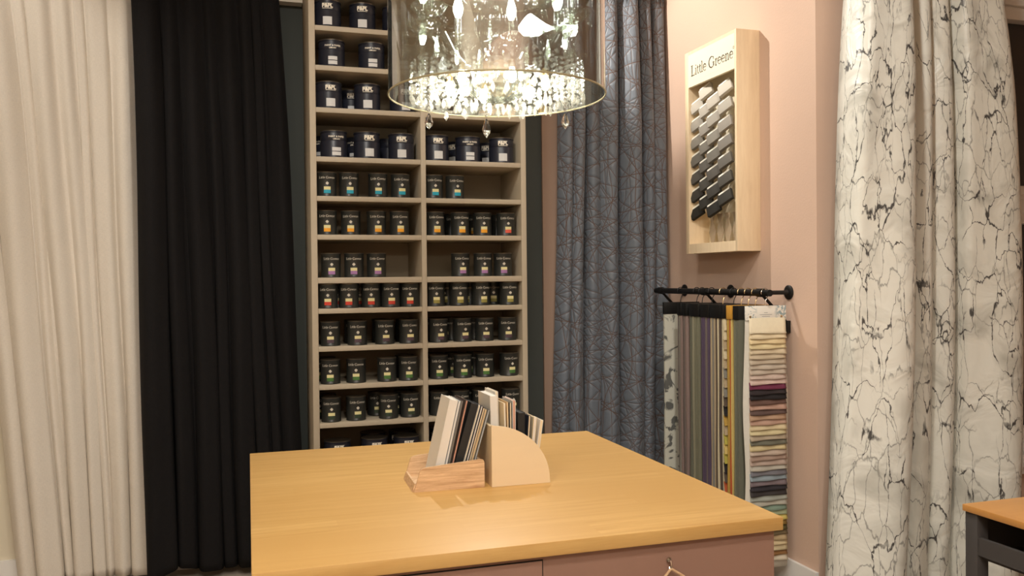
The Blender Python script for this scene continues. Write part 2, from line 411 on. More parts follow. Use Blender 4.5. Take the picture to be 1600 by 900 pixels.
# sash window beyond the marbled curtain
def window():
    b = MB(); y0, y1 = 3.36, 3.47
    b.box(2.95, 3.03, y0, y1, .56, 3.1, bev=.004); b.box(4.27, 4.35, y0, y1, .56, 3.1, bev=.004)
    b.box(2.90, 4.40, 3.33, 3.46, 2.99, 3.12, bev=.006); b.box(2.93, 4.37, 3.35, y1, 2.91, 2.985, bev=.006); b.box(3.03, 4.27, 3.37, y1, 2.845, 2.91, bev=.003)
    fr = b.build('window_1', M_white); fr['kind'] = 'structure'
    b = MB(); b.box(3.03, 4.27, 3.375, 3.45, 1.955, 2.0, bev=.003).box(3.03, 4.27, 3.385, 3.45, 1.93, 1.955).box(3.03, 4.27, 3.37, 3.46, 1.805, 1.93, bev=.004)
    b.box(3.03, 4.27, 3.37, 3.46, .7, .757, bev=.003).box(3.03, 4.27, 3.38, 3.46, .63, .70)
    b.build('sash_rail', M_white, fr)
    MB().box(2.88, 4.42, 3.29, 3.47, .575, .64, bev=.006).box(2.9, 4.4, 3.33, 3.4, .53, .575, bev=.004).build('window_sill', M_white, fr)
    MB().box(3.02, 4.28, 3.43, 3.436, .7, 2.9).build('window_pane', M_dglass, fr)
    return fr
window()

# ------------------------------------------------------------ curtains
def curtain(name, label, m, top, bot, z0, z1, Yt, Yb, folds, amp, header=0.0, hem=None, group=None, thick=.004, nz=70, skew=.0, seed=1, pinch=.35, per=16, bulge=None, bow=0.0):
    """top/bot: (x left, x right). folds: list of relative widths. A sheet of cloth with vertical folds."""
    rnd = random.Random(seed); n = len(folds); tot = sum(folds)
    us = []; c = 0
    cuts = [0]
    for f in folds: c += f / tot; cuts.append(c)
    nu = n * per
    grid = []
    ph = [rnd.uniform(-.25, .25) for _ in range(n + 1)]; am = [rnd.uniform(.7, 1.25) for _ in range(n + 1)]
    b = bmesh.new(); uvl = b.loops.layers.uv.new('UVMap')
    for j in range(nz + 1):
        v = j / nz; z = z1 + (z0 - z1) * v; row = []
        s = v
        open_ = pinch + (1 - pinch) * min(1, (v / .25)) ** .7
        for i in range(nu + 1):
            k = min(int(i / per), n - 1); t = i / per - k
            u = cuts[k] + (cuts[k + 1] - cuts[k]) * t
            wob = .010 * math.sin(v * 5.1 + ph[k] * 14 + k) * math.sin(PI * v)
            xt = top[0] + (top[1] - top[0]) * u; xb = bot[0] + (bot[1] - bot[0]) * u
            e = s ** .85
            if bulge: e = bulge(s)
            x = xt + (xb - xt) * e + wob + bow * u * math.sin(PI * min(1, s * 1.05))
            a = amp * (am[k] * (1 - t) + am[min(k + 1, n)] * t) * open_ * (.8 + .35 * v) * min(1.6, (cuts[k + 1] - cuts[k]) * n)
            tt = t - skew * math.sin(2 * PI * t) / (2 * PI)
            d = .5 - .5 * math.cos(2 * PI * tt)            # 0 at the valleys, 1 on the crest
            d = d ** (.8 if (cuts[k + 1] - cuts[k]) * n < 1.35 else .5)
            d2 = .12 * math.sin(2 * PI * tt * 2 + ph[k] * 9 + v * 3)
            y = Yt + (Yb - Yt) * v - a * (d + d2)
            xs = x + a * .25 * math.sin(2 * PI * tt) * (-1)
            if header and v < header / (z1 - z0):
                q = 1 - v * (z1 - z0) / header
                y -= .012 * math.sin(i * 2.4) * min(1, q * 2)
            zz = z
            if hem: zz = z + hem(u, v)
            row.append(b.verts.new((xs, y, zz)))
        grid.append(row)
    # arc length UVs measured on the middle row
    mid = grid[nz // 2]; arc = [0]
    for i in range(nu): arc.append(arc[-1] + (mid[i + 1].co - mid[i].co).length)
    for j in range(nz):
        for i in range(nu):
            f = b.faces.new([grid[j][i], grid[j + 1][i], grid[j + 1][i + 1], grid[j][i + 1]]); f.smooth = True
            for lp, (ii, jj) in zip(f.loops, ((i, j), (i, j + 1), (i + 1, j + 1), (i + 1, j))):
                lp[uvl].uv = (arc[ii], z1 + (z0 - z1) * jj / nz)
    me = bpy.data.meshes.new(name); b.to_mesh(me); b.free(); me.materials.append(m)
    o = bpy.data.objects.new(name, me); COL.objects.link(o)
    md = o.modifiers.new('thickness', 'SOLIDIFY'); md.thickness = thick
    return set_props(o, label, 'curtain', group)

def pool(u, v):
    return 0.0
curtain('linen_curtain', 'white linen curtain hanging full length at the far left', M_linen, (-1.42, -.495), (-1.09, -.46), .02, 3.16, 4.885, 4.885,
        [1.5, 1.9, .7, 1.4, 1.0, .6, 1.3, 1.6], .046, seed=3, pinch=.6, thick=.003)
curtain('black_curtain', 'black cloth curtain hanging full length between the white curtain and the shelves', M_blackcloth, (-.515, .215), (-.47, .335), .045, 3.14, 4.75, 4.75,
        [1.5, 1.0, 1.3, .7, 1.2, .8, .6, 1.1], .06, seed=5, pinch=.5, header=.12,
        hem=lambda u, v: (.05 * max(0, math.sin(u * 9 + .4)) - .07 * math.exp(-((u - .0) / .12) ** 2)) * max(0, v - .9) * 10)
curtain('patterned_grey_curtain', 'slate grey curtain with crossing bronze lines beside the paint shelves', M_lines, (1.87, 2.594), (1.80, 2.578), .02, 3.34, 4.885, 4.885,
        [.8, .9, .9, 1.2, 1.3, .8, .9], .105, seed=11, pinch=.45, header=.1,
        bulge=lambda s: s - .28 * math.sin(PI * s) * (1 - s) if False else s)
curtain('marble_patterned_curtain', 'white curtain with black marble veins in front of the window', M_marble, (2.735, 3.475), (2.515, 3.57), .03, 3.25, 3.30, 3.29,
        [2.6, .8, 1.1, 1.15, 2.6], .14, seed=21, pinch=.75, skew=-.2, per=26, bow=.085)

# ------------------------------------------------------------ paint shelves
ZS = {'A': 1.319, 'B': 1.114, 'C': .896, 'D': .642, 'E': .438, 'F': .238, 'G': .015, 'H': -.146, 'I': -.343, 'J': -.542, 'K': -.741}
ZS = {k: 1.55 + v for k, v in ZS.items()}
ZS['Z'] = ZS['A'] + .2; ZS['L'] = ZS['K'] - .245; ZS['M'] = .12
SX = (.353, .385, .932, .959, 1.496, 1.526)   # stile edges
Y0S, Y1S = 4.5, 4.90
def shelves():
    root = thing('paint_shelving_unit', 'tall beige two-bay shelving unit against the dark back wall', 'shelving unit', (.94, 4.7, 0))
    ztop = 3.3
    for a, b_, nm in ((SX[0], SX[1], 'side_panel'), (SX[2], SX[3], 'divider_panel'), (SX[4], SX[5], 'side_panel')):
        MB().box(a, b_, Y0S, Y1S, 0, ztop, bev=.002).build(nm, M_shelf, root)
    MB().box(SX[1], SX[4], Y1S - .012, Y1S, .1, ztop - .02).build('back_panel', M_shelfback, root)
    MB().box(SX[1], SX[4], Y0S + .005, Y1S, ztop - .03, ztop).build('top_panel', M_shelf, root)
    MB().box(SX[1], SX[4], Y0S + .03, Y0S + .05, 0, .1).build('plinth', M_shelf, root)
    for k, z in ZS.items():
        th = .026 if k != 'G' else .03
        MB().box(SX[1], SX[2], Y0S + .003, Y1S - .012, z - th, z, bev=.0015).build('shelf', M_shelf, root)
        MB().box(SX[3], SX[4], Y0S + .003, Y1S - .012, z - th, z, bev=.0015).build('shelf', M_shelf, root)
shelves()

# tins: one of each kind, then copies
def label_mat(name, c): return mat(name, c, .65)
LC = {'turquoise': label_mat('turquoise_label', rgb(40, 160, 185)), 'yellow': label_mat('amber_label', rgb(240, 165, 40)), 'coral': label_mat('coral_label', rgb(225, 95, 75)),
      'purple': label_mat('purple_label', rgb(165, 120, 170)), 'red': label_mat('red_label', rgb(200, 60, 42)), 'olive': label_mat('olive_label', rgb(150, 140, 72)),
      'plum': label_mat('plum_label', rgb(82, 62, 72)), 'green': label_mat('green_label', rgb(70, 112, 52)), 'dark green': label_mat('dark_green_label', rgb(48, 62, 44))}
_tin_cache = {}
def small_tin_meshes(colour):
    if 'base' not in _tin_cache:
        r, h = .0518, .125
        b = MB(); b.lathe([(r - .001, 0), (r, .002), (r, .004), (r - .0012, .006), (r - .0012, h - .008), (r, h - .006), (r, h - .002), (r - .002, h - .001)], 32)
        body = b
        root = bpy.data.objects.new('paint_tin', None)
        _tin_cache['base'] = (r, h)
    r, h = _tin_cache['base']
    root = thing('paint_tin', '', 'paint tin')
    if 'body' not in _tin_cache:
        o = body.build('body', M_tin, root, True); _tin_cache['body'] = o.data
        b = MB(); b.lathe([(r - .0035, h - .001), (r, h - .0005), (r + .0004, h + .0015), (r - .003, h + .003), (r - .006, h + .001), (r - .012, h + .0012), (0, h + .001)], 32, cap=False)
        o = b.build('lid', M_tinrim, root, True); _tin_cache['lid'] = o.data
        b, w = serif_word('Little Greene', .0168); wrap(b, r, .092)
        mb = MB(); join_bm(mb.b, b); o = mb.build('lettering', M_ink_w, root, True, None); _tin_cache['let'] = o.data
        # small lozenge emblem: an open ring of four petals
        mb = MB(); bb = bmesh.new()
        for dx, dz in ((0, .003), (0, -.003), (.003, 0), (-.003, 0)):
            stroke(bb, arc_pts(dx * 1.3, dz * 1.3, .0028, .0028, 0, 360, 8), .0022, 0, 0, 1)
        stroke(bb, [(-.004, -.0065), (.004, -.0065)], .0012, 0, 0, 1)
        wrap(bb, r, .068); join_bm(mb.b, bb); o = mb.build('emblem', M_ink_w, root, True, None); _tin_cache['emb'] = o.data
        def patch(x0, x1, z0, z1, nm, m):
            mb = MB(); n = 6
            for i in range(n):
                a = x0 + (x1 - x0) * i / n; c = x0 + (x1 - x0) * (i + 1) / n
                mb.quad((a, 0, z0), (c, 0, z0), (c, 0, z1), (a, 0, z1))
            wrap(mb.b, r, 0, .0004); return mb.build(nm, m, root, True, None)
        o = patch(-.0175, .0175, .034, .050, 'name_label', M_label_c); _tin_cache['lab'] = o.data
        for cn, cm in LC.items():
            z0 = .016
            o2 = patch(-.0175, .0175, z0, .034, 'colour_label', cm); _tin_cache[cn] = o2.data; bpy.data.objects.remove(o2)
        for ch in [x for x in COL.objects if x.parent == root]: bpy.data.objects.remove(ch)
    for nm, k in (('body', 'body'), ('lid', 'lid'), ('lettering', 'let'), ('emblem', 'emb'), ('name_label', 'lab'), ('colour_label', colour)):
        o = bpy.data.objects.new(nm, _tin_cache[k]); COL.objects.link(o); o.parent = root
    return root
_big = {}
def big_tin(kind):
    """kind 'badge': solid white badge near the top; 'script': two lines of small capitals"""
    r, h = .071, .138
    if 'body' not in _big:
        root = thing('paint_can', '', 'paint can')
        b = MB(); b.lathe([(r - .002, 0), (r, .002), (r, .005), (r - .002, .008), (r - .002, .085), (r - .0035, .088), (r - .002, .091), (r - .002, h - .02), (r - .004, h - .014), (r - .004, h - .008), (r - .001, h - .006), (r - .001, h - .002), (r - .003, h - .001)], 40)
        _big['body'] = b.build('body', M_bigtin, root, True).data
        b = MB(); b.lathe([(r - .005, h - .001), (r - .001, h), (r - .0006, h + .002), (r - .005, h + .0035), (r - .009, h + .001), (r - .016, h + .0012), (0, h + .001)], 40, cap=False)
        _big['lid'] = b.build('lid', M_tinrim, root, True).data
        mb = MB()
        t = font_word('PAINT & PAPER', .0125, .0003); wrap(t, r - .002, h - .034); join_bm(mb.b, t)
        t = font_word('LIBRARY', .0100, .0003); wrap(t, r - .002, h - .046); join_bm(mb.b, t)
        _big['script'] = mb.build('lettering', M_ink_w, root, True, None).data
        mb = MB()
        t = font_word('P&PL', .026, .0014); wrap(t, r - .002, h - .038); join_bm(mb.b, t)
        bb = bmesh.new(); stroke(bb, [(-.026 + .052 * i / 8, h - .018) for i in range(9)], .0025, 0, 0, 1); stroke(bb, [(-.026 + .052 * i / 8, h - .0435) for i in range(9)], .0025, 0, 0, 1)
        wrap(bb, r - .002, 0); join_bm(mb.b, bb)
        _big['badge'] = mb.build('lettering', M_ink_w, root, True, None).data
        def patch(z0, z1, nm, m, w=.0235):
            mb = MB(); n = 6
            for i in range(n):
                a = -w + 2 * w * i / n; c = -w + 2 * w * (i + 1) / n
                mb.quad((a, 0, z0), (c, 0, z0), (c, 0, z1), (a, 0, z1))
            wrap(mb.b, r - .002, 0, .0006); return mb.build(nm, m, root, True, None).data
        _big['lab1'] = patch(.033, .052, 'colour_label', M_label_w); _big['lab2'] = patch(.010, .029, 'name_label', M_label_c if False else M_label_w)
        _big['lab3'] = patch(.010, .052, 'colour_label', M_label_w)
        for ch in [x for x in COL.objects if x.parent == root]: bpy.data.objects.remove(ch)
        bpy.data.objects.remove(root)
    root = thing('paint_can', '', 'paint can')
    parts = [('body', 'body'), ('lid', 'lid'), ('lettering', kind)] + ([('colour_label', 'lab3')] if kind == 'badge' else [('colour_label', 'lab1'), ('name_label', 'lab2')])
    for nm, k in parts:
        o = bpy.data.objects.new(nm, _big[k]); COL.objects.link(o); o.parent = root
    return root

F_, YAW, PIT, ROL = 1331.7, R(17.712), R(.628), R(.577)
CAM = Vector((0, 0, 1.55))
def ray(px, py):
    f = Vector((math.sin(YAW) * math.cos(PIT), math.cos(YAW) * math.cos(PIT), -math.sin(PIT)))
    r0 = Vector((math.cos(YAW), -math.sin(YAW), 0)); u0 = r0.cross(f)
    r = math.cos(ROL) * r0 - math.sin(ROL) * u0; u = math.cos(ROL) * u0 + math.sin(ROL) * r0
    return f + r * ((px - 800) / F_) + u * ((450 - py) / F_)
def at(px, py, X=None, Y=None, Z=None):
    d = ray(px, py); t = X / d.x if X is not None else Y / d.y if Y is not None else (Z - 1.55) / d.z
    return CAM + d * t

NTH = ['first', 'second', 'third', 'fourth', 'fifth', 'sixth']
def nth(i, n):
    if n == 1: return 'the only one'
    if i == 0: return 'leftmost'
    if i == n - 1: return 'rightmost'
    return NTH[i] + ' from left'
proto = {}
def get(kind):
    if kind in proto: return copy_tree(proto[kind])
    proto[kind] = big_tin(kind[4:]) if kind.startswith('big:') else small_tin_meshes(kind)
    return proto[kind]
def row(shelf, bay, kinds, cols, rowname, back=(), yrow=None):
    n = len(cols); z = ZS[shelf]; y_px = yrow
    for i, px in enumerate(cols):
        kd = kinds[i] if isinstance(kinds, (list, tuple)) else kinds
        big = kd.startswith('big:'); r = .072 if big else .053
        cy = Y0S + .008 + r + (random.uniform(0, .012))
        p = at(px, 435, Y=cy)
        lo = SX[1] if bay == 'left' else SX[3]; hi = SX[2] if bay == 'left' else SX[4]
        x = min(max(p.x, lo + r + .002), hi - r - .002)
        t = get(kd); t.location = (x, cy, z + .0008); t.rotation_euler = (0, 0, R(random.uniform(-9, 7)))
        if big:
            t['label'] = 'large %s paint can, %s %s, %s bay' % ('white-badged' if kd.endswith('badge') else 'small-lettered', nth(i, n), rowname, bay)
            t['group'] = 'large paint cans on the shelves'
        else:
            t['label'] = 'black tin with %s label, %s %s, %s bay' % ({'plum': 'pale yellow', 'dark green': 'small cream'}.get(kd, kd), nth(i, n), rowname, bay)
            t['group'] = 'small paint tins on the shelves'
    for i, px in enumerate(back):
        kd = kinds[0] if isinstance(kinds, (list, tuple)) else kinds
        big = kd.startswith('big:'); r = .072 if big else .05
        cy = Y0S + .014 + r * 3 + .03
        p = at(px, 435, Y=cy); lo = SX[1] if bay == 'left' else SX[3]; hi = SX[2] if bay == 'left' else SX[4]
        x = min(max(p.x, lo + r + .002), hi - r - .002)
        t = get(kd); t.location = (x, cy, z + .0008); t.rotation_euler = (0, 0, R(random.uniform(-60, 40)))
        t['label'] = 'back-row %s, %s %s, %s bay' % ('large can' if big else 'black tin', nth(i, len(back)), rowname, bay)
        t['group'] = ('large paint cans' if big else 'small paint tins') + ' in the back row of the shelves'
B, S_ = 'big:badge', 'big:script'
row('A', 'left', [B, B, B], [517, 571, 622], 'on the topmost visible shelf')
row('B', 'left', [S_, S_, S_], [522.4, 584.4, 640], 'on the second visible shelf')
row('C', 'left', [B, B, B], [512, 577, 632], 'on the third visible shelf', back=[552])
row('D', 'left', [S_, B, B], [524, 575.5, 629], 'above the turquoise-labelled tins', back=[507, 562, 612])
row('D', 'right', [B, S_, B], [682, 733, 785], 'above the turquoise-labelled tins', back=[720, 768])
row('E', 'left', 'turquoise', [512.2, 547, 592, 627], 'under the large cans')
row('E', 'right', 'turquoise', [679, 712], 'under the large cans')
row('F', 'left', 'yellow', [512, 549, 589, 624.8], 'on the yellow-labelled shelf')
row('F', 'right', ['yellow', 'yellow', 'yellow', 'coral'], [680.8, 719.7, 754.5, 790.8], 'on the yellow-labelled shelf', back=[708, 742, 778])
row('G', 'left', 'purple', [517.4, 553.4, 588.3], 'on the half-empty shelf')
row('G', 'right', 'purple', [719.4, 754.5, 785.8], 'on the half-empty shelf')
row('H', 'left', 'red', [512, 545, 579.4, 610, 641.9], 'on the full shelf', back=[528, 562, 596, 628])
row('H', 'right', 'olive', [680, 716.5, 751, 794.5], 'on the full shelf', back=[700, 734, 770])
row('I', 'left', 'plum', [515, 557, 600, 637.4], 'under the red-labelled tins', back=[552, 595, 632])
row('I', 'right', 'plum', [684, 721.8, 756, 791.6], 'under the olive-labelled tins', back=[676, 705, 740])
row('J', 'left', 'green', [514.4, 554.8, 602.7, 636], 'on the green-labelled shelf', back=[508, 630])
row('J', 'right', 'green', [684, 721.4, 756.3, 793.5], 'on the green-labelled shelf', back=[676, 707, 741])
row('K', 'left', 'dark green', [515, 553.9, 604.7, 638], 'on the lowest tin shelf', back=[508, 587, 628])
row('K', 'right', 'dark green', [683.6, 716.7, 750, 796.7], 'on the lowest tin shelf', back=[676, 706, 741])
row('L', 'left', [B, B, B], [524, 582, 632], 'on the bottom shelf behind the table', back=[580, 626])
row('L', 'right', [B, B], [690, 745], 'on the bottom shelf behind the table', back=[687])

# ------------------------------------------------------------ the island table
TR = R(-.477)
island = thing('island_counter', 'large square oak-topped island counter with mauve painted body', 'counter', (.0163, 1.974, 0), TR)
TW, TD = 1.3725, 1.389
MB().box(0, TW, 0, TD, .864, .9, bev=.0025).build('worktop', M_oak, island, True)
def island_body():
    b = MB(); b.box(.018, TW - .018, .018, TD - .018, .08, .863); return b.build('cabinet_body', M_mauve, island, True)
island_body()
MB().box(.05, TW - .05, .05, TD - .05, 0, .08).build('plinth', M_dgrey, island, True)
for x0, x1 in ((.03, .688),):
    # drawer front with a dark shadow gap round it
    MB().box(x0 - .003, x1 + .003, .0165, .0185, .642, .853).build('drawer_gap', M_black, island, True)
    d = MB().box(x0, x1, .0145, .0175, .645, .850).build('drawer_front', M_mauve, island, True)
    MB().tube([(.33, .0145, .858 - .012), (.33, -.012, .858 - .012), (.33, -.016, .858 - .03)], .0035).build('drawer_hook', M_chrome, d, True)
# chrome peg with a slim wooden hanger on the front
px = at(1043, 873, Y=1.985)
peg = thing('chrome_hook', 'small chrome hook screwed to the front of the island counter', 'hook', (px.x, 1.981, px.z))
MB().lathe([(.0, 0), (.006, .001), (.006, .004), (0, .005)], 14, Matrix.Rotation(R(90), 4, 'X')).tube([(0, -.004, .0), (0, -.014, -.001), (0, -.018, -.010), (0, -.016, -.02), (0, -.009, -.024), (0, -.005, -.019)], .0022, 8).build('hook_wire', M_chrome, peg, True)
hg = thing('wooden_hanger', 'slim pale wooden triangular hanger hanging from the chrome hook', 'hanger', (px.x, 1.966, px.z - .022))
MB().tube([(0, 0, .002), (-.02, -.003, -.016), (-.11, -.004, -.085), (-.2, -.004, -.15)], .0035).tube([(0, 0, .002), (.025, -.003, -.014), (.11, -.004, -.075), (.2, -.004, -.15)], .0035).build('hanger_arms', M_ash, hg, True)
MB().tube([(-.2, -.004, -.15), (.2, -.004, -.15)], .004).build('hanger_bar', M_ash, hg, True)
# green ribbon loop on the left side hook of the counter
pl = at(389, 868, Y=2.10)
hk = thing('side_hook', 'chrome hook on the left side of the island counter', 'hook', (.012, 2.02, .862))
MB().tube([(0, 0, 0), (-.016, 0, 0), (-.028, 0, -.012), (-.032, 0, -.03), (-.026, 0, -.042), (-.018, 0, -.036)], .0025, 8).build('hook_wire', M_chrome, hk, True)
rb = thing('hanging_ribbons', 'green and white ribbon samples hanging at the left edge of the island counter', 'ribbons', (-.016, 2.02, .835))
for k, (m_, dy, dx) in enumerate(((mat('green_ribbon', rgb(84, 112, 92), .6), 0, 0), (mat('white_ribbon', rgb(222, 216, 206), .6), .012, .004))):
    b = MB()
    for s_ in (-1, 1):
        pts = [(dx - .004, dy, 0), (dx - .008 + s_ * .004, dy + s_ * .01, -.05), (dx - .008 + s_ * .008, dy + s_ * .02, -.12), (dx - .008 + s_ * .004, dy + s_ * .018, -.25)]
        for p, q in zip(pts, pts[1:]):
            b.quad((p[0], p[1] - .005, p[2]), (p[0], p[1] + .005, p[2]), (q[0], q[1] + .005, q[2]), (q[0], q[1] - .005, q[2]))
    o = b.build('ribbon', m_, rb, True); md = o.modifiers.new('t', 'SOLIDIFY'); md.thickness = .001

# ------------------------------------------------------------ desk at the right
desk = thing('side_desk', 'orange-wood topped desk with charcoal frame in the lower right corner', 'desk', (2.388, 1.15, 0))
X0, YD = 2.388, 2.346
MB().box(X0, 3.3, 1.15, YD, .727, .75, bev=.002).build('desk_top', M_oak2, desk)
for (lx, ly) in ((X0 + .008, YD - .055), (3.24, YD - .055), (X0 + .008, 1.16), (3.24, 1.16)):
    MB().box(lx, lx + .05, ly, ly + .05, 0, .727, bev=.002).build('leg', M_dgrey, desk)
MB().box(X0 + .012, X0 + .03, 1.21, YD - .055, .585, .645).build('side_rail', M_dgrey, desk)
MB().box(X0 + .058, 3.24, YD - .03, YD - .012, .56, .726).build('back_rail', M_dgrey, desk)
MB().box(X0 + .031, 3.24, 1.17, YD - .031, .57, .585).build('shelf', M_dgrey, desk)
MB().box(3.242, 3.26, 1.21, YD - .056, .3, .726).build('side_panel', M_dgrey, desk)

# ------------------------------------------------------------ low ash file box and its colour cards
fb = thing('ash_file_box', 'low open ash wood box holding leaning colour cards on the island counter', 'box', (.494, 2.562, .9005), R(-2.0))
prof = [(0.004, 0), (.226, 0), (.226, .078), (.222, .086), (.212, .0875), (.045, .0735), (.032, .071), (.024, .065)]
MB().prism(prof, 0, .009).build('front_panel', M_ash, fb, True)
MB().prism(prof, .19, .199).build('back_panel', M_ash, fb, True)
MB().prism([(0, 0), (.009, 0), (.014, .024), (.008, .024)], 0.0092, .1898).build('front_lip', M_ash, fb, True)
MB().box(.01, .226, .0092, .1898, 0, .007).build('base_panel', M_ash, fb, True)
MB().box(.217, .226, .0092, .1898, .0072, .078).build('end_panel', M_ash, fb, True)

def slab(name, label, xb, xt, zt, th, cover, page, y0, y1, zb=.908, group='colour books in the ash box'):
    """a thin book standing on edge and leaning: xb, xt = left face at bottom and at top"""
    L = math.hypot(xt - xb, zt - zb); ang = math.atan2(xt - xb, zt - zb)
    zb += max(0, th * math.sin(ang))
    root = thing(name, label, 'book', (xb, y0, zb), 0, group)
    Mx = Matrix.Rotation(ang, 4, 'Y')
    c = min(.0018, th * .22)
    b = MB(); b.box(0, c, 0, y1 - y0, 0, L, Mx); b.box(th - c, th, 0, y1 - y0, 0, L, Mx)
    b.build('cover', cover, root, True)
    MB().box(c, th - c, .001, y1 - y0 - .002, .001, L - .002, Mx).build('pages', page, root, True)
    return root
cw = mat('white_card', rgb(226, 220, 210), .6); cg = mat('grey_card', rgb(120, 116, 108), .6); cb = mat('black_card', rgb(34, 35, 36), .5); ccr = mat('cream_card', rgb(232, 212, 176), .6)
cbr = mat('brown_card', rgb(80, 66, 58), .6); cco = mat('coral_card', rgb(206, 150, 126), .6); ct = mat('tan_card', rgb(210, 176, 128), .6); cna = mat('navy_card', rgb(40, 44, 56), .5); cbl = mat('pale_blue_card', rgb(190, 196, 200), .6)
yb = 2.585
def bx(px, py): return at(px, py, Y=yb)
specs = [  # px at the foot, px at the top, y at the top, thickness, cover, page, label
    (684, 707, 626, .027, cw, cw, 'thick white colour book standing leftmost in the ash box'),
    (699, 721, 627, .007, cbl, cw, 'thin pale blue-white card folder beside the thick white book'),
    (702.5, 725, 627, .009, cbr, cg, 'dark brown card folder with a white top between pale folders'),
    (707.5, 732, 626, .007, cbr, cco, 'coral-topped thin folder behind the big black book'),
    (704.5, 741, 632.5, .024, cb, cb, 'big black colour book with its cover facing the room'),
    (719, 750.5, 634, .005, cw, ccr, 'white-edged folder directly right of the black book'),
    (725, 752.5, 635, .007, cna, cw, 'navy folder with white page edges in the ash box'),
    (731, 757, 638, .007, cbr, ccr, 'brown-backed folder with cream page edges in the ash box'),
    (738, 762, 641, .006, ccr, ct, 'tan folder second from right in the ash box'),
    (744, 767, 640, .005, cg, cbl, 'grey folder rightmost in the ash box leaning on the others')]
foot_x = at(684, 748, Y=yb).x - .020; top_x = -9
for i, (a, b_, y, th, cv, pg, lb) in enumerate(specs):
    tp = at(b_, y, Y=yb); top_x = max(top_x, tp.x - .008)
    slab('colour_book', lb, foot_x, top_x, tp.z, th, cv, pg, yb + (.004 if i == 4 else .004 * (i % 3)), yb + .12 + .01 * (i % 2), zb=.9085)
    foot_x += th * 1.05 + .0014; top_x += th * 1.04 + .0002

# ------------------------------------------------------------ quarter-round plywood holder
qh = thing('quarter_round_file_holder', 'pale plywood file holder with quarter-circle side on the island counter', 'file holder', (.741, 2.545, .9005), R(-1))
q = [(0, 0), (.192, 0)] + [(.192 - .001 + (-.17) * (1 - math.cos(R(a))) * 1.12, .012 + .178 * math.sin(R(a))) for a in range(8, 90, 6)] + [(.004, .192), (0, .192)]
q = [(max(0, a), b_) for a, b_ in q]
MB().prism(q, 0, .011).build('side_panel', M_ply, qh, True)
MB().prism(q, .215, .226).build('side_panel', M_ply, qh, True)
MB().box(0, .010, .0115, .2145, 0, .188).build('end_panel', M_ply, qh, True)
MB().box(.0105, .187, .0115, .2145, 0, .008).build('base_panel', M_ply, qh, True)
specs2 = [  # X foot, X top, z top, thickness, y0, y1, cover, page, label
    (.758, .753, 1.178, .024, 2.60, 2.74, cw, cw, 'thick white ring-bound sample book standing tallest in the plywood holder'),
    (.784, .779, 1.186, .010, 2.63, 2.75, cw, ccr, 'white sample book right behind the tallest ring-bound one'),
    (.797, .792, 1.155, .006, 2.58, 2.69, ccr, cw, 'cream card fan leaning slightly left in the plywood holder'),
    (.806, .802, 1.158, .005, 2.58, 2.69, ct, ccr, 'yellowish thin card between cream cards in the plywood holder'),
    (.813, .812, 1.156, .006, 2.58, 2.69, cg, ccr, 'grey-backed cream card in the plywood holder'),
    (.821, .822, 1.162, .010, 2.58, 2.69, cw, cco, 'white folded card with speckled face in the plywood holder'),
    (.834, .838, 1.124, .022, 2.57, 2.68, cb, cb, 'black box file in the plywood holder right of the cream cards'),
    (.858, .872, 1.112, .008, 2.57, 2.67, cna, ccr, 'navy and cream leaflet leaning right in the plywood holder'),
    (.870, .890, 1.105, .010, 2.57, 2.66, ccr, cw, 'cream leaflet leaning right behind the quarter-round panel'),
    (.884, .912, 1.095, .010, 2.57, 2.66, cw, ccr, 'white leaflet rightmost in the plywood holder')]
for xb, xt, zt, th, y0, y1, cv, pg, lb in specs2:
    slab('sample_book', lb, xb, xt, zt, th, cv, pg, y0, y1, zb=.9105, group='sample books in the plywood holder')

# ------------------------------------------------------------ chip display box on the pink wall
FX, WX = 2.459, 2.5995
ya, yb_ = 3.852, 4.384; za, zb_ = 1.682, 2.832
disp = thing('colour_display_box', 'tall pale wood wall display box of grey colour chips on the pink wall', 'display', (WX, (ya + yb_) / 2, za))
t_ = .018
MB().box(FX, WX, ya, ya + t_, za, zb_, bev=.001).build('side_panel', M_boxwood, disp)
MB().box(FX, WX, yb_ - t_ - .02, yb_, za, zb_, bev=.001).build('side_panel', M_boxwood, disp)
MB().box(FX + .001, WX, ya + t_, yb_ - t_ - .02, zb_ - t_, zb_).build('top_panel', M_boxwood, disp)
MB().box(FX + .001, WX, ya + t_, yb_ - t_ - .02, za, za + .055).build('bottom_rail', M_boxwood, disp)
MB().box(WX - .012, WX, ya + t_, yb_ - t_ - .02, za + .05, zb_ - t_).build('back_board', M_boxface, disp)
hb = MB().box(FX + .0005, FX + .018, ya + t_, yb_ - t_ - .02, 2.63, zb_ - t_).build('header_board', M_boxface, disp)
wb, wd = serif_word('Little Greene', .0835)
MT = Matrix.Translation((FX - .0008, (3.90 + 4.30) / 2 - .005, 2.688)) @ Matrix.Rotation(R(-90), 4, 'Z')
m_ = MB(); join_bm(m_.b, wb, MT)
rr_ = bmesh.new(); stroke(rr_, arc_pts(0, 0, .006, .006, 0, 360, 10), .0018, wd / 2 + .002, .052, 1); join_bm(m_.b, rr_, MT)
m_.build('lettering', M_ink_d, hb, smooth=None)
m_ = MB(); fw = font_word('COLOUR  OF  ENGLAND   SINCE 1773' if False else '.   .  .  .   .   .  .  .', .02); join_bm(m_.b, fw, Matrix.Translation((FX - .0008, 4.09, 2.655)) @ Matrix.Rotation(R(-90), 4, 'Z')); m_.build('small_print', M_ink_d, hb, smooth=None)
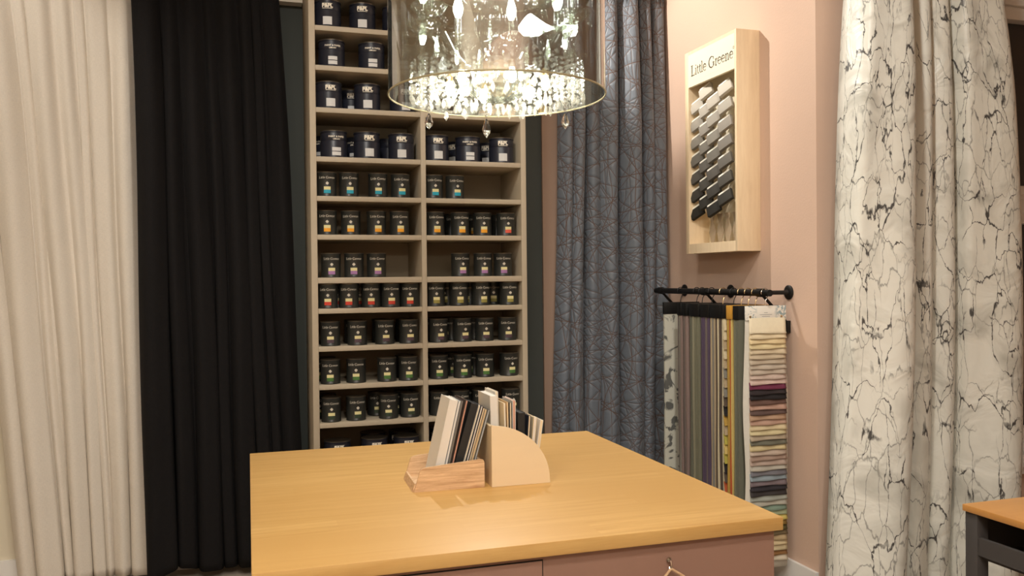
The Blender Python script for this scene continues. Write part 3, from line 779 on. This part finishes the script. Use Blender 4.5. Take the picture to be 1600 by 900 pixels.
# card wallets in a stepped lattice, light at the top and black at the bottom
lipm = mat('white_card_edge', rgb(240, 235, 222), .6)
def wallet(yc, zc, shade, nm):
    cmat = mat('wallet_card_%d' % shade, rgb(shade, int(shade * .965), int(shade * .90)), .75, spec=.2)
    W, H, D_ = .092, .066, .020
    Mx = Matrix.Translation((FX + .045, yc, zc)) @ Matrix.Rotation(R(22), 4, 'Z') @ Matrix.Rotation(R(-26), 4, 'X') @ Matrix.Rotation(R(18), 4, 'Y')
    b = MB(); b.box(-D_, 0, -W / 2, W / 2, -H / 2, H / 2, Mx, bev=.0015)
    o = b.build('colour_wallet', cmat, disp)
    b = MB(); b.box(-D_ - .0015, -.004, -W / 2 + .004, W / 2 - .012, H / 2 - .006, H / 2 + .0035, Mx)
    b.build('card_edge', lipm, o, smooth=None)
for xs_, y_a, y_b in ((1088.5, 167, 332), (1102, 144, 316), (1114, 159, 327), (1132, 138, 309)):
    for k in range(7):
        p = at(xs_, y_a + (y_b - y_a) * k / 6, X=FX + .03)
        f = min(1, max(0, (2.56 - p.z) / .70))
        wallet(p.y, p.z, int(200 - 166 * f ** .85), 'w')
# vase-shaped taupe plates below the wallets, modelling the shadows of the cards
b = MB()
for k, y in enumerate((4.25, 4.17, 4.09, 4.01, 3.93)):
    pts = [(y - .012, 1.738), (y - .03, 1.80), (y - .008, 1.86), (y - .026, 1.92)]
    outl = [(y - .016, 1.738), (y - .038, 1.80), (y - .012, 1.86), (y - .03, 1.90), (y + .03, 1.90), (y + .012, 1.86), (y + .030, 1.80), (y + .010, 1.738)]
    b.prism(outl, FX + .09, FX + .094, axis='X')
b.build('card_shadow', mat('taupe_card_shadow', rgb(170, 152, 128), .6), disp)

# ------------------------------------------------------------ black rail and sample hangers
RX, RZ = 2.435, 1.468
rail = thing('black_wall_rail', 'black metal hanging rail on brackets across the pink wall', 'rail', (2.6, 4.1, RZ))
MB().tube([(RX, 3.535, RZ), (RX, 3.55, RZ), (RX, 4.70, RZ), (RX, 4.715, RZ)], .0165, 16).build('rail_bar', M_black, rail)
for y in (3.615, 4.14, 4.655):
    MY = Matrix.Translation((2.6, y, RZ)) @ Matrix.Rotation(R(-90), 4, 'Y')
    br = MB().lathe([(0, 0), (.036, 0), (.036, .006), (.030, .011), (.014, .013), (.011, .02), (.0105, .15), (0, .15)], 20, MY).build('bracket_arm', M_black, rail)
    MB().tube([(RX + .012, y, RZ - .012), (RX + .05, y, RZ - .05), (2.572, y, RZ - .135), (2.583, y, RZ - .15), (2.583, y, RZ - .185)], .008, 8).box(2.578, 2.6, y - .012, y + .012, RZ - .20, RZ - .14, bev=.002).build('brace', M_black, br)
    MB().lathe([(0, -.021), (.021, -.021), (.021, .021), (0, .021)], 18, Matrix.Translation((RX, y, RZ)) @ Matrix.Rotation(R(90), 4, 'X')).build('collar', M_black, br)

def sheet_mesh(b, x0, x1, z0, z1, yf, th, rnd, wav=.004):
    """one fabric length with a slight wave, thickness th"""
    n = 8; m2 = 14; F = []; Bk = []
    p1, p2 = rnd.uniform(0, 6), rnd.uniform(0, 6)
    for j in range(m2 + 1):
        z = z1 + (z0 - z1) * j / m2; rf = []; rb_ = []
        for i in range(n + 1):
            x = x0 + (x1 - x0) * i / n + .004 * math.sin(j * .6 + p2) * (j / m2)
            y = yf + wav * math.sin(i * 1.1 + p1 + j * .25) * (j / m2 + .1)
            rf.append(b.verts.new((x, y, z))); rb_.append(b.verts.new((x, y + th, z)))
        F.append(rf); Bk.append(rb_)
    for j in range(m2):
        for i in range(n):
            b.faces.new([F[j][i], F[j + 1][i], F[j + 1][i + 1], F[j][i + 1]]); b.faces.new([Bk[j][i], Bk[j][i + 1], Bk[j + 1][i + 1], Bk[j + 1][i]])
        b.faces.new([F[j][0], Bk[j][0], Bk[j + 1][0], F[j + 1][0]]); b.faces.new([F[j][n], F[j + 1][n], Bk[j + 1][n], Bk[j][n]])
    for i in range(n):
        b.faces.new([F[0][i], F[0][i + 1], Bk[0][i + 1], Bk[0][i]]); b.faces.new([F[m2][i], Bk[m2][i], Bk[m2][i + 1], F[m2][i + 1]])

def hook(root, y, x, ztop, m):
    r = .0215
    pts = [(x, y, ztop), (x, y, ztop + .03)]
    pts = [(x, y, RZ - .055), (x + .004, y, RZ - .035), (x + .016, y, RZ - .016)] + [(x + r * math.cos(R(a)), y, RZ + .001 + r * math.sin(R(a))) for a in range(-35, 200, 18)]
    pts = [(x, y, ztop)] + pts
    return MB().tube(pts, .0022, 6).build('hanger_hook', m, root)

def sample_hanger(name, label, y, depth, header, cloths, hk, z0=.13, xl=2.322, xr=2.552, ztop=1.405, zh=1.337, rnd=None):
    rnd = rnd or random.Random(int(y * 1000))
    root = thing(name, label, 'fabric samples', ((xl + xr) / 2, y, z0), 0, 'fabric sample hangers on the black rail')
    MB().box(xl, xr, y - .001, y + depth, zh, ztop, bev=.0015).build('header_board', header, root)
    hook(root, y + depth / 2, RX, ztop, hk)
    n = len(cloths); yy = y; th = depth / n
    for k, m in enumerate(cloths):
        b = MB(); sheet_mesh(b.b, xl + .004, xr - .004 - .004 * rnd.random(), z0 + rnd.uniform(0, .03), zh + .002, y + .002 + k * th, th * .75, rnd, .0012)
        b.build('fabric_length', m, root)
    return root

def cloth(nm, c): return mat(nm, tuple(v * .82 for v in c[:3]) + (1,), .85, noise=.06, nscale=60, bump=.1, bscale=150)
def toile():
    t = NT('pale_cloth_with_grey_floral_print'); p = t.n('ShaderNodeBsdfPrincipled', i_Roughness=.85)
    tc = t.n('ShaderNodeTexCoord'); nz = t.n('ShaderNodeTexNoise', i_Scale=6.0, i_Detail=5.0, i_Distortion=2.6); t.l(tc.outputs['Object'], nz.inputs['Vector'])
    c = t.mix(t.ramp(nz.outputs['Fac'], .52, .58), rgb(196, 194, 180), rgb(92, 92, 88)); t.l(c, p.inputs['Base Color']); t.l(p.outputs[0], t.out.inputs[0]); return t.m
M_toile = toile()
def hdr_floral():
    t = NT('white_card_with_pale_blue_flowers'); p = t.n('ShaderNodeBsdfPrincipled', i_Roughness=.6)
    tc = t.n('ShaderNodeTexCoord'); nz = t.n('ShaderNodeTexNoise', i_Scale=26.0, i_Detail=4.0, i_Distortion=2.0); t.l(tc.outputs['Object'], nz.inputs['Vector'])
    sep = t.n('ShaderNodeSeparateXYZ'); t.l(tc.outputs['Object'], sep.inputs[0])
    edge = t.ramp(t.math('ABSOLUTE', sep.outputs[0]), .045, .07)
    c = t.mix(t.math('MULTIPLY', edge, t.ramp(nz.outputs['Fac'], .5, .56)), rgb(232, 228, 218), rgb(150, 168, 172)); t.l(c, p.inputs['Base Color']); t.l(p.outputs[0], t.out.inputs[0]); return t.m
C_ = {k: cloth(k.replace(' ', '_') + '_cloth', v) for k, v in {
    'mauve': rgb(150, 128, 120), 'grey mauve': rgb(120, 108, 102), 'sage': rgb(128, 126, 104), 'purple': rgb(92, 76, 98), 'beige': rgb(186, 166, 134), 'dark taupe': rgb(92, 78, 66),
    'cream': rgb(220, 206, 172), 'mustard': rgb(196, 158, 74), 'yellow': rgb(222, 196, 118), 'grey sage': rgb(112, 112, 96), 'orange': rgb(190, 90, 50), 'grey': rgb(140, 136, 126), 'pale sage': rgb(156, 152, 128), 'green yellow': rgb(186, 176, 80), 'black': rgb(34, 30, 30), 'white': rgb(226, 220, 206)}.items()}
GR = M_black; BR = M_brass
sample_hanger('fabric_sample_hanger', 'pale fabric sample length with grey floral print, farthest along the black rail', 4.402, .018, GR, [M_toile], GR)
sample_hanger('fabric_sample_hanger', 'grey-mauve fabric lengths right beside the floral printed one', 4.208, .042, GR, [C_['mauve'], C_['grey'], C_['grey mauve']], GR)
sample_hanger('fabric_sample_hanger', 'dusty mauve fabric lengths between grey and sage ones', 4.150, .04, GR, [C_['mauve'], C_['grey mauve']], GR)
sample_hanger('fabric_sample_hanger', 'broad sage green fabric sample under a plain black header', 4.02, .10, GR, [C_['sage'], C_['sage'], C_['pale sage'], C_['grey sage']], GR)
sample_hanger('fabric_sample_hanger', 'deep purple fabric lengths in the middle of the rail', 3.915, .085, GR, [C_['purple'], C_['grey mauve'], C_['purple'], C_['purple']], BR)
sample_hanger('fabric_sample_hanger', 'beige, cream and taupe striped bundle of fabric lengths right of the purple', 3.805, .10, GR, [C_['dark taupe'], C_['cream'], C_['dark taupe'], C_['beige'], C_['grey'], C_['beige']], GR)
# the narrow hanger of small layered multicoloured flaps
rt = sample_hanger('fabric_sample_hanger', 'narrow column of small multicoloured flaps left of the mustard samples', 3.775, .02, GR, [C_['cream']], BR)
cols = ['cream', 'cream', 'beige', 'cream', 'beige', 'grey', 'beige', 'grey', 'dark taupe', 'black', 'mustard', 'beige', 'green yellow', 'yellow', 'green yellow', 'black', 'dark taupe', 'orange', 'cream', 'mustard', 'beige', 'purple', 'grey', 'sage']
for k, cn in enumerate(cols):
    z1 = 1.33 - k * .048
    MB().prism([(3.772, z1), (3.760, z1 - .052), (3.757, z1 - .052), (3.768, z1)], 2.318, 2.545, axis='X').build('swatch', C_[cn], rt)
sample_hanger('fabric_sample_hanger', 'mustard yellow fabric lengths with yellow header card', 3.700, .045, cloth('mustard_header_card', rgb(206, 150, 50)), [C_['yellow'], C_['orange'], C_['mustard'], C_['mustard']], BR)
sample_hanger('fabric_sample_hanger', 'grey-sage fabric lengths under black header directly behind the front swatch book', 3.635, .05, GR, [C_['grey sage'], C_['grey sage'], C_['sage']], BR)
# the front swatch hanger
fr = thing('swatch_hanger', 'front hanger of layered cream to dark fabric swatches under a white floral header', 'fabric samples', (2.437, 3.578, .1), 0, 'fabric sample hangers on the black rail')
hd = MB().box(-.115, .115, -.004, .002, 1.236, 1.306, bev=.001).build('header_board', hdr_floral(), fr, True)
for sx in (-.088, .088):
    MB().lathe([(0, 0), (.006, 0), (.0055, .002), (0, .003)], 12, Matrix.Translation((sx, -.004, 1.253)) @ Matrix.Rotation(R(90), 4, 'X')).build('rivet', M_brass, hd, True)
b = bmesh.new()
for k, w_ in enumerate((.02, .07, .045)):
    stroke(b, [(-w_ / 2, 1.272 - k * .009), (w_ / 2, 1.272 - k * .009)], .002, 0, 0, 1, -.0045)
m_ = MB(); join_bm(m_.b, b); m_.build('small_print', mat('grey_print', rgb(140, 140, 138), .7), hd, True, None)
hook(fr, 3.578, RX, 1.406, M_chrome)
# backing sheet, wider and wavy
b = MB(); rnd = random.Random(4)
Fv = []
for j in range(40):
    z = 1.24 - j * 1.22 / 39; q_ = j / 39
    x0 = -.112 - .016 * math.exp(-((q_ - .38) / .2) ** 2) - .012 * math.exp(-((q_ - .85) / .15) ** 2)
    x1 = .112 + .012 * math.exp(-((q_ - .3) / .16) ** 2) + .008 * q_
    Fv.append([(x0, .004 + .004 * math.sin(q_ * 9), z), ((x0 + x1) / 2, .008, z), (x1, .002 + .006 * math.sin(q_ * 7 + 1), z)])
for a, c in zip(Fv, Fv[1:]):
    for i in range(2): b.quad(a[i], c[i], c[i + 1], a[i + 1])
bmesh.ops.remove_doubles(b.b, verts=b.b.verts[:], dist=1e-5)
o = b.build('backing_cloth', C_['white'], fr, True); md = o.modifiers.new('t', 'SOLIDIFY'); md.thickness = .002
sw = [(240, 226, 196)] * 1 + [(240, 222, 186), (238, 216, 170), (236, 218, 172), (224, 206, 174), (214, 196, 168), (204, 188, 166), (206, 192, 174), (204, 188, 170), (214, 192, 178), (222, 196, 184), (120, 50, 78), (52, 42, 44), (34, 28, 30), (112, 84, 74), (196, 158, 140), (104, 82, 76), (190, 156, 128), (198, 162, 142), (226, 208, 168), (222, 208, 164), (188, 172, 148),
      (116, 114, 98), (214, 196, 150), (202, 182, 164), (176, 150, 134), (190, 168, 154), (196, 190, 176), (124, 122, 128), (150, 164, 172), (128, 114, 118), (50, 46, 52), (62, 56, 56), (172, 176, 166), (186, 182, 168), (136, 158, 140), (178, 188, 150), (214, 196, 110), (146, 116, 56), (104, 94, 56), (120, 104, 74), (196, 172, 132), (222, 202, 160), (220, 204, 164), (150, 110, 66), (226, 214, 190)]
z = 1.235; tot = len(sw)
zs = [1.235]
zs += [1.17 - (k) * ((1.17 - .06) / (tot - 1)) for k in range(tot)]
for k, c in enumerate(sw):
    zt_, zb2 = zs[k] + .012, zs[k + 1]
    cm = cloth('swatch_cloth_%d' % k, rgb(*c)); b = bmesh.new(); n = 12; top = []; mid = []; bot = []
    for i in range(n + 1):
        x = -.096 + .206 * i / n + .0015 * math.sin(k * 2.1)
        s1 = .0022 * math.sin(i * .9 + k * 1.7); s2 = .002 * math.sin(i * .5 + k * 2.9)
        top.append(b.verts.new((x, -.003, zt_))); mid.append(b.verts.new((x, -.007 + s1 * .4, zb2 + .010))); bot.append(b.verts.new((x + .001 * math.sin(k), -.0125 + s1, zb2 + s2)))
    for i in range(n):
        b.faces.new([top[i], mid[i], mid[i + 1], top[i + 1]]); b.faces.new([mid[i], bot[i], bot[i + 1], mid[i + 1]])
    m_ = MB(); join_bm(m_.b, b); o = m_.build('swatch', cm, fr, True); md = o.modifiers.new('t', 'SOLIDIFY'); md.thickness = .0018; md.offset = 1

# ------------------------------------------------------------ chandelier
CX, CY, CZ = .757, 2.5, 2.108
RS = .33
ch = thing('crystal_chandelier', 'lit glass crystal chandelier inside a half-mirrored drum shade above the counter', 'chandelier', (CX, CY, CZ))
MB().lathe([(RS, 0), (RS, .28), (RS, .56)], 96, cap=False).build('drum_shade', M_film, ch, True)
M_rim = mat('pale_champagne_rim', rgb(214, 206, 170), .3, .7)
MB().tube([(RS * math.cos(2 * PI * i / 96), RS * math.sin(2 * PI * i / 96), 0) for i in range(96)], .0028, 6, True).build('shade_rim', M_rim, ch, True)
MB().tube([(RS * math.cos(2 * PI * i / 96), RS * math.sin(2 * PI * i / 96), .56) for i in range(96)], .0028, 6, True).build('shade_rim', M_rim, ch, True)
MB().tube([(0, 0, .5), (0, 0, 3.6 - CZ)], .008, 8).lathe([(0, 3.55 - CZ), (.06, 3.56 - CZ), (.06, 3.6 - CZ), (0, 3.6 - CZ)], 24).build('suspension_rod', M_chrome, ch, True)
for k in range(3):
    a = R(30 + 120 * k)
    MB().tube([(0, 0, .55), (RS * math.cos(a), RS * math.sin(a), .56)], .003, 6).build('shade_spoke', M_chrome, ch, True)
# glass stem with fluted bowls, metal bell and lower dish
def fluted(prof, ribs=14, depth=.06, seg=84):
    b = MB(); b.lathe(prof, seg, cap=False)
    for v in b.b.verts:
        a = math.atan2(v.co.y, v.co.x); s = 1 - depth * (.5 + .5 * math.cos(ribs * a)); v.co.x *= s; v.co.y *= s
    return b
fluted([(.012, .145), (.03, .15), (.055, .17), (.068, .2), (.066, .235), (.045, .27), (.022, .29), (.014, .31), (.02, .34), (.036, .36), (.045, .39), (.04, .43), (.02, .46), (.01, .5)]).build('glass_stem', M_armglass, ch, True)
MB().lathe([(.0, .125), (.02, .12), (.05, .10), (.058, .075), (.056, .06), (.03, .05), (0, .05)], 36).build('metal_bell', mat('champagne_metal', rgb(190, 170, 145), .35, .6), ch, True)
fluted([(.0, -.02), (.03, -.018), (.075, .0), (.10, .02), (.085, .045), (.04, .055)], 20, .05).build('glass_dish', M_armglass, ch, True)
NA = 8
for k in range(NA):
    a = 2 * PI * (k + .35) / NA; ca, sa = math.cos(a), math.sin(a)
    def P(r, z): return (r * ca, r * sa, z + .035 * min(1, max(0, (r - .08) / .1)))
    arm = [P(.03, .13), P(.05, .11), P(.08, .082), P(.115, .072), P(.15, .09), P(.175, .12), P(.195, .15), P(.218, .168), P(.24, .165), P(.25, .15)]
    # smooth with Catmull-Rom
    sm = []
    for i in range(len(arm) - 1):
        p0, p1, p2, p3 = [Vector(arm[max(0, min(len(arm) - 1, q_))]) for q_ in (i - 1, i, i + 1, i + 2)]
        for t in (0, .33, .66):
            sm.append(.5 * ((2 * p1) + (-p0 + p2) * t + (2 * p0 - 5 * p1 + 4 * p2 - p3) * t * t + (-p0 + 3 * p1 - 3 * p2 + p3) * t ** 3))
    sm.append(Vector(arm[-1]))
    ao = MB().tube(sm, .0075, 10).build('arm', M_armglass, ch, True)
    cx, cy = .232 * ca, .232 * sa
    T0 = Matrix.Translation((cx, cy, .035))
    b = fluted([(.006, .168), (.02, .172), (.045, .185), (.056, .203), (.052, .204), (.04, .19), (.01, .18)], 10, .12, 60); bmesh.ops.transform(b.b, matrix=T0, verts=b.b.verts[:])
    b.build('drip_cup', M_armglass, ao, True)
    MB().lathe([(0, .175), (.012, .176), (.012, .262), (0, .264)], 16, T0).build('candle_tube', M_armglass, ao, True)
    MB().lathe([(0, .262), (.009, .266), (.016, .284), (.017, .298), (.011, .32), (.004, .34), (0, .345)], 16, T0).build('bulb', M_bulb, ao, True)
    for j in range(5):
        aj = 2 * PI * j / 5 + k; x, y = cx + .052 * math.cos(aj), cy + .052 * math.sin(aj)
        b = MB(); b.bead((x, y, .231), .005); b.gem((x, y, .201), .018, .045)
        b.build('crystal_pendant', M_clear, ao, True)
# lower halo of small lamps and hanging crystal strands
for k in range(6):
    a = 2 * PI * (k + .5) / 6
    T0 = Matrix.Translation((.15 * math.cos(a), .15 * math.sin(a), 0))
    so = MB().lathe([(0, .075), (.010, .075), (.011, .052), (0, .05)], 14, T0).build('lamp_holder', M_brass, ch, True)
    MB().lathe([(0, .052), (.007, .05), (.012, .035), (.0125, .025), (.007, .012), (0, .009)], 14, T0).build('bulb', M_bulb2, so, True)
b = MB(); rnd = random.Random(9)
for ring_r, nn, zt_ in ((.262, 44, .085), (.235, 34, .08), (.20, 28, .07), (.15, 16, .0), (.11, 16, .05)):
    for k in range(nn):
        a = 2 * PI * k / nn + ring_r * 7; x, y = ring_r * math.cos(a), ring_r * math.sin(a); z = zt_
        zlow = -.012 + rnd.uniform(0, .03)
        while z > zlow + .02:
            r = rnd.choice((.0045, .006, .0075)); b.bead((x, y, z), r); z -= r * 2.4
        b.gem((x, y, z - .012), .016, .034)
o = b.build('crystal_strands', M_cryst, ch, True, smooth=None); o['kind'] = 'stuff'
for (ppx, y0_, y1_, Yk) in ((670, 176, 203, 2.36), (760, 184, 217, 2.33), (883, 176, 203, 2.36)):
    p0 = at(ppx, y0_, Y=Yk); p1 = at(ppx, y1_, Y=Yk)
    b = MB(); h_ = p0.z - p1.z
    b.gem(Vector((p0.x, Yk, (p0.z + p1.z) / 2)), .026, h_ * .95, 8)
    for q_ in range(5): b.bead(Vector((p0.x, Yk, p0.z + .006 + q_ * .011)), .0045)
    b.build('hanging_drop', M_cut, ch, smooth=None)

# ------------------------------------------------------------ lights
def spot(name, loc, tgt, watts, size, blend=.6, rad=.04, col=(1, .955, .875)):
    l = bpy.data.lights.new(name, 'SPOT'); l.energy = watts; l.spot_size = R(size); l.spot_blend = blend; l.shadow_soft_size = rad; l.color = col
    o = bpy.data.objects.new(name, l); COL.objects.link(o); o.location = loc
    o.rotation_euler = (Vector(tgt) - Vector(loc)).to_track_quat('-Z', 'Y').to_euler(); return o
def point(name, loc, watts, rad=.05, col=(1, .91, .78)):
    l = bpy.data.lights.new(name, 'POINT'); l.energy = watts; l.shadow_soft_size = rad; l.color = col
    o = bpy.data.objects.new(name, l); COL.objects.link(o); o.location = loc; return o
spot('ceiling_and_fill_spot', (1.32, 4.55, 3.5), (2.45, 3.9, 2.0), 118, 140, .5, .03)
spot('ceiling_and_fill_spot', (-1.4, 3.6, 3.5), (-1.2, 4.9, 2.0), 48, 90, .6)
spot('ceiling_and_fill_spot', (.2, 2.6, 3.55), (.6, 4.7, 1.2), 85, 100, .8, .08)  # unseen fill toward the paint shelves
spot('ceiling_and_fill_spot', (1.2, 3.2, 3.55), (2.2, 4.9, 2.0), 32, 80, .8, .08)  # unseen fill added to lift the slate curtain
spot('ceiling_and_fill_spot', (1.5, 2.1, 3.55), (3.0, 3.3, 1.4), 120, 95, .8, .08)  # unseen fill placed to rake across the marble folds
spot('ceiling_and_fill_spot', (.6, .4, 3.55), (.7, 1.9, .9), 115, 110, .8, .1)  # unseen fill over the front of the table
spot('ceiling_and_fill_spot', (-1.0, .6, 3.55), (-.6, 2.6, .6), 80, 120, .8, .1)  # unseen fill for the left of the room
spot('ceiling_and_fill_spot', (.3, .6, 3.3), (-1.0, -2.6, 2.9), 480, 140, .8, .1)  # added lamp: brightens the front wall for the drum shade to mirror
spot('ceiling_and_fill_spot', (.2, -1.0, 3.5), (.6, 2.0, .6), 190, 80, .8, .12)  # added lamp from the camera side, brightens the counter front

w = bpy.data.worlds.new('room_world'); sc.world = w; w.use_nodes = True
w.node_tree.nodes['Background'].inputs[0].default_value = (.9, .75, .6, 1); w.node_tree.nodes['Background'].inputs[1].default_value = .05

# ------------------------------------------------------------ camera
cd = bpy.data.cameras.new('camera'); cam = bpy.data.objects.new('camera', cd); COL.objects.link(cam); sc.camera = cam
cd.sensor_fit = 'HORIZONTAL'; cd.sensor_width = 36; cd.lens = 36 * F_ / 1600; cd.clip_start = .02
f = Vector((math.sin(YAW) * math.cos(PIT), math.cos(YAW) * math.cos(PIT), -math.sin(PIT)))
r0 = Vector((math.cos(YAW), -math.sin(YAW), 0)); u0 = r0.cross(f)
rr = math.cos(ROL) * r0 - math.sin(ROL) * u0; uu = math.cos(ROL) * u0 + math.sin(ROL) * r0
Mx = Matrix(((rr.x, uu.x, -f.x, 0), (rr.y, uu.y, -f.y, 0), (rr.z, uu.z, -f.z, 1.55), (0, 0, 0, 1)))
cam.matrix_world = Mx
vs = sc.view_settings; vs.view_transform = 'Standard'; vs.look = 'None'; vs.gamma = 1; vs.use_curve_mapping = False; vs.exposure = 0.0
sc.cycles.transparent_max_bounces = 24; sc.cycles.max_bounces = 10; sc.cycles.glossy_bounces = 6
sc.cycles.sample_clamp_indirect = 6; sc.cycles.caustics_reflective = False; sc.cycles.caustics_refractive = False
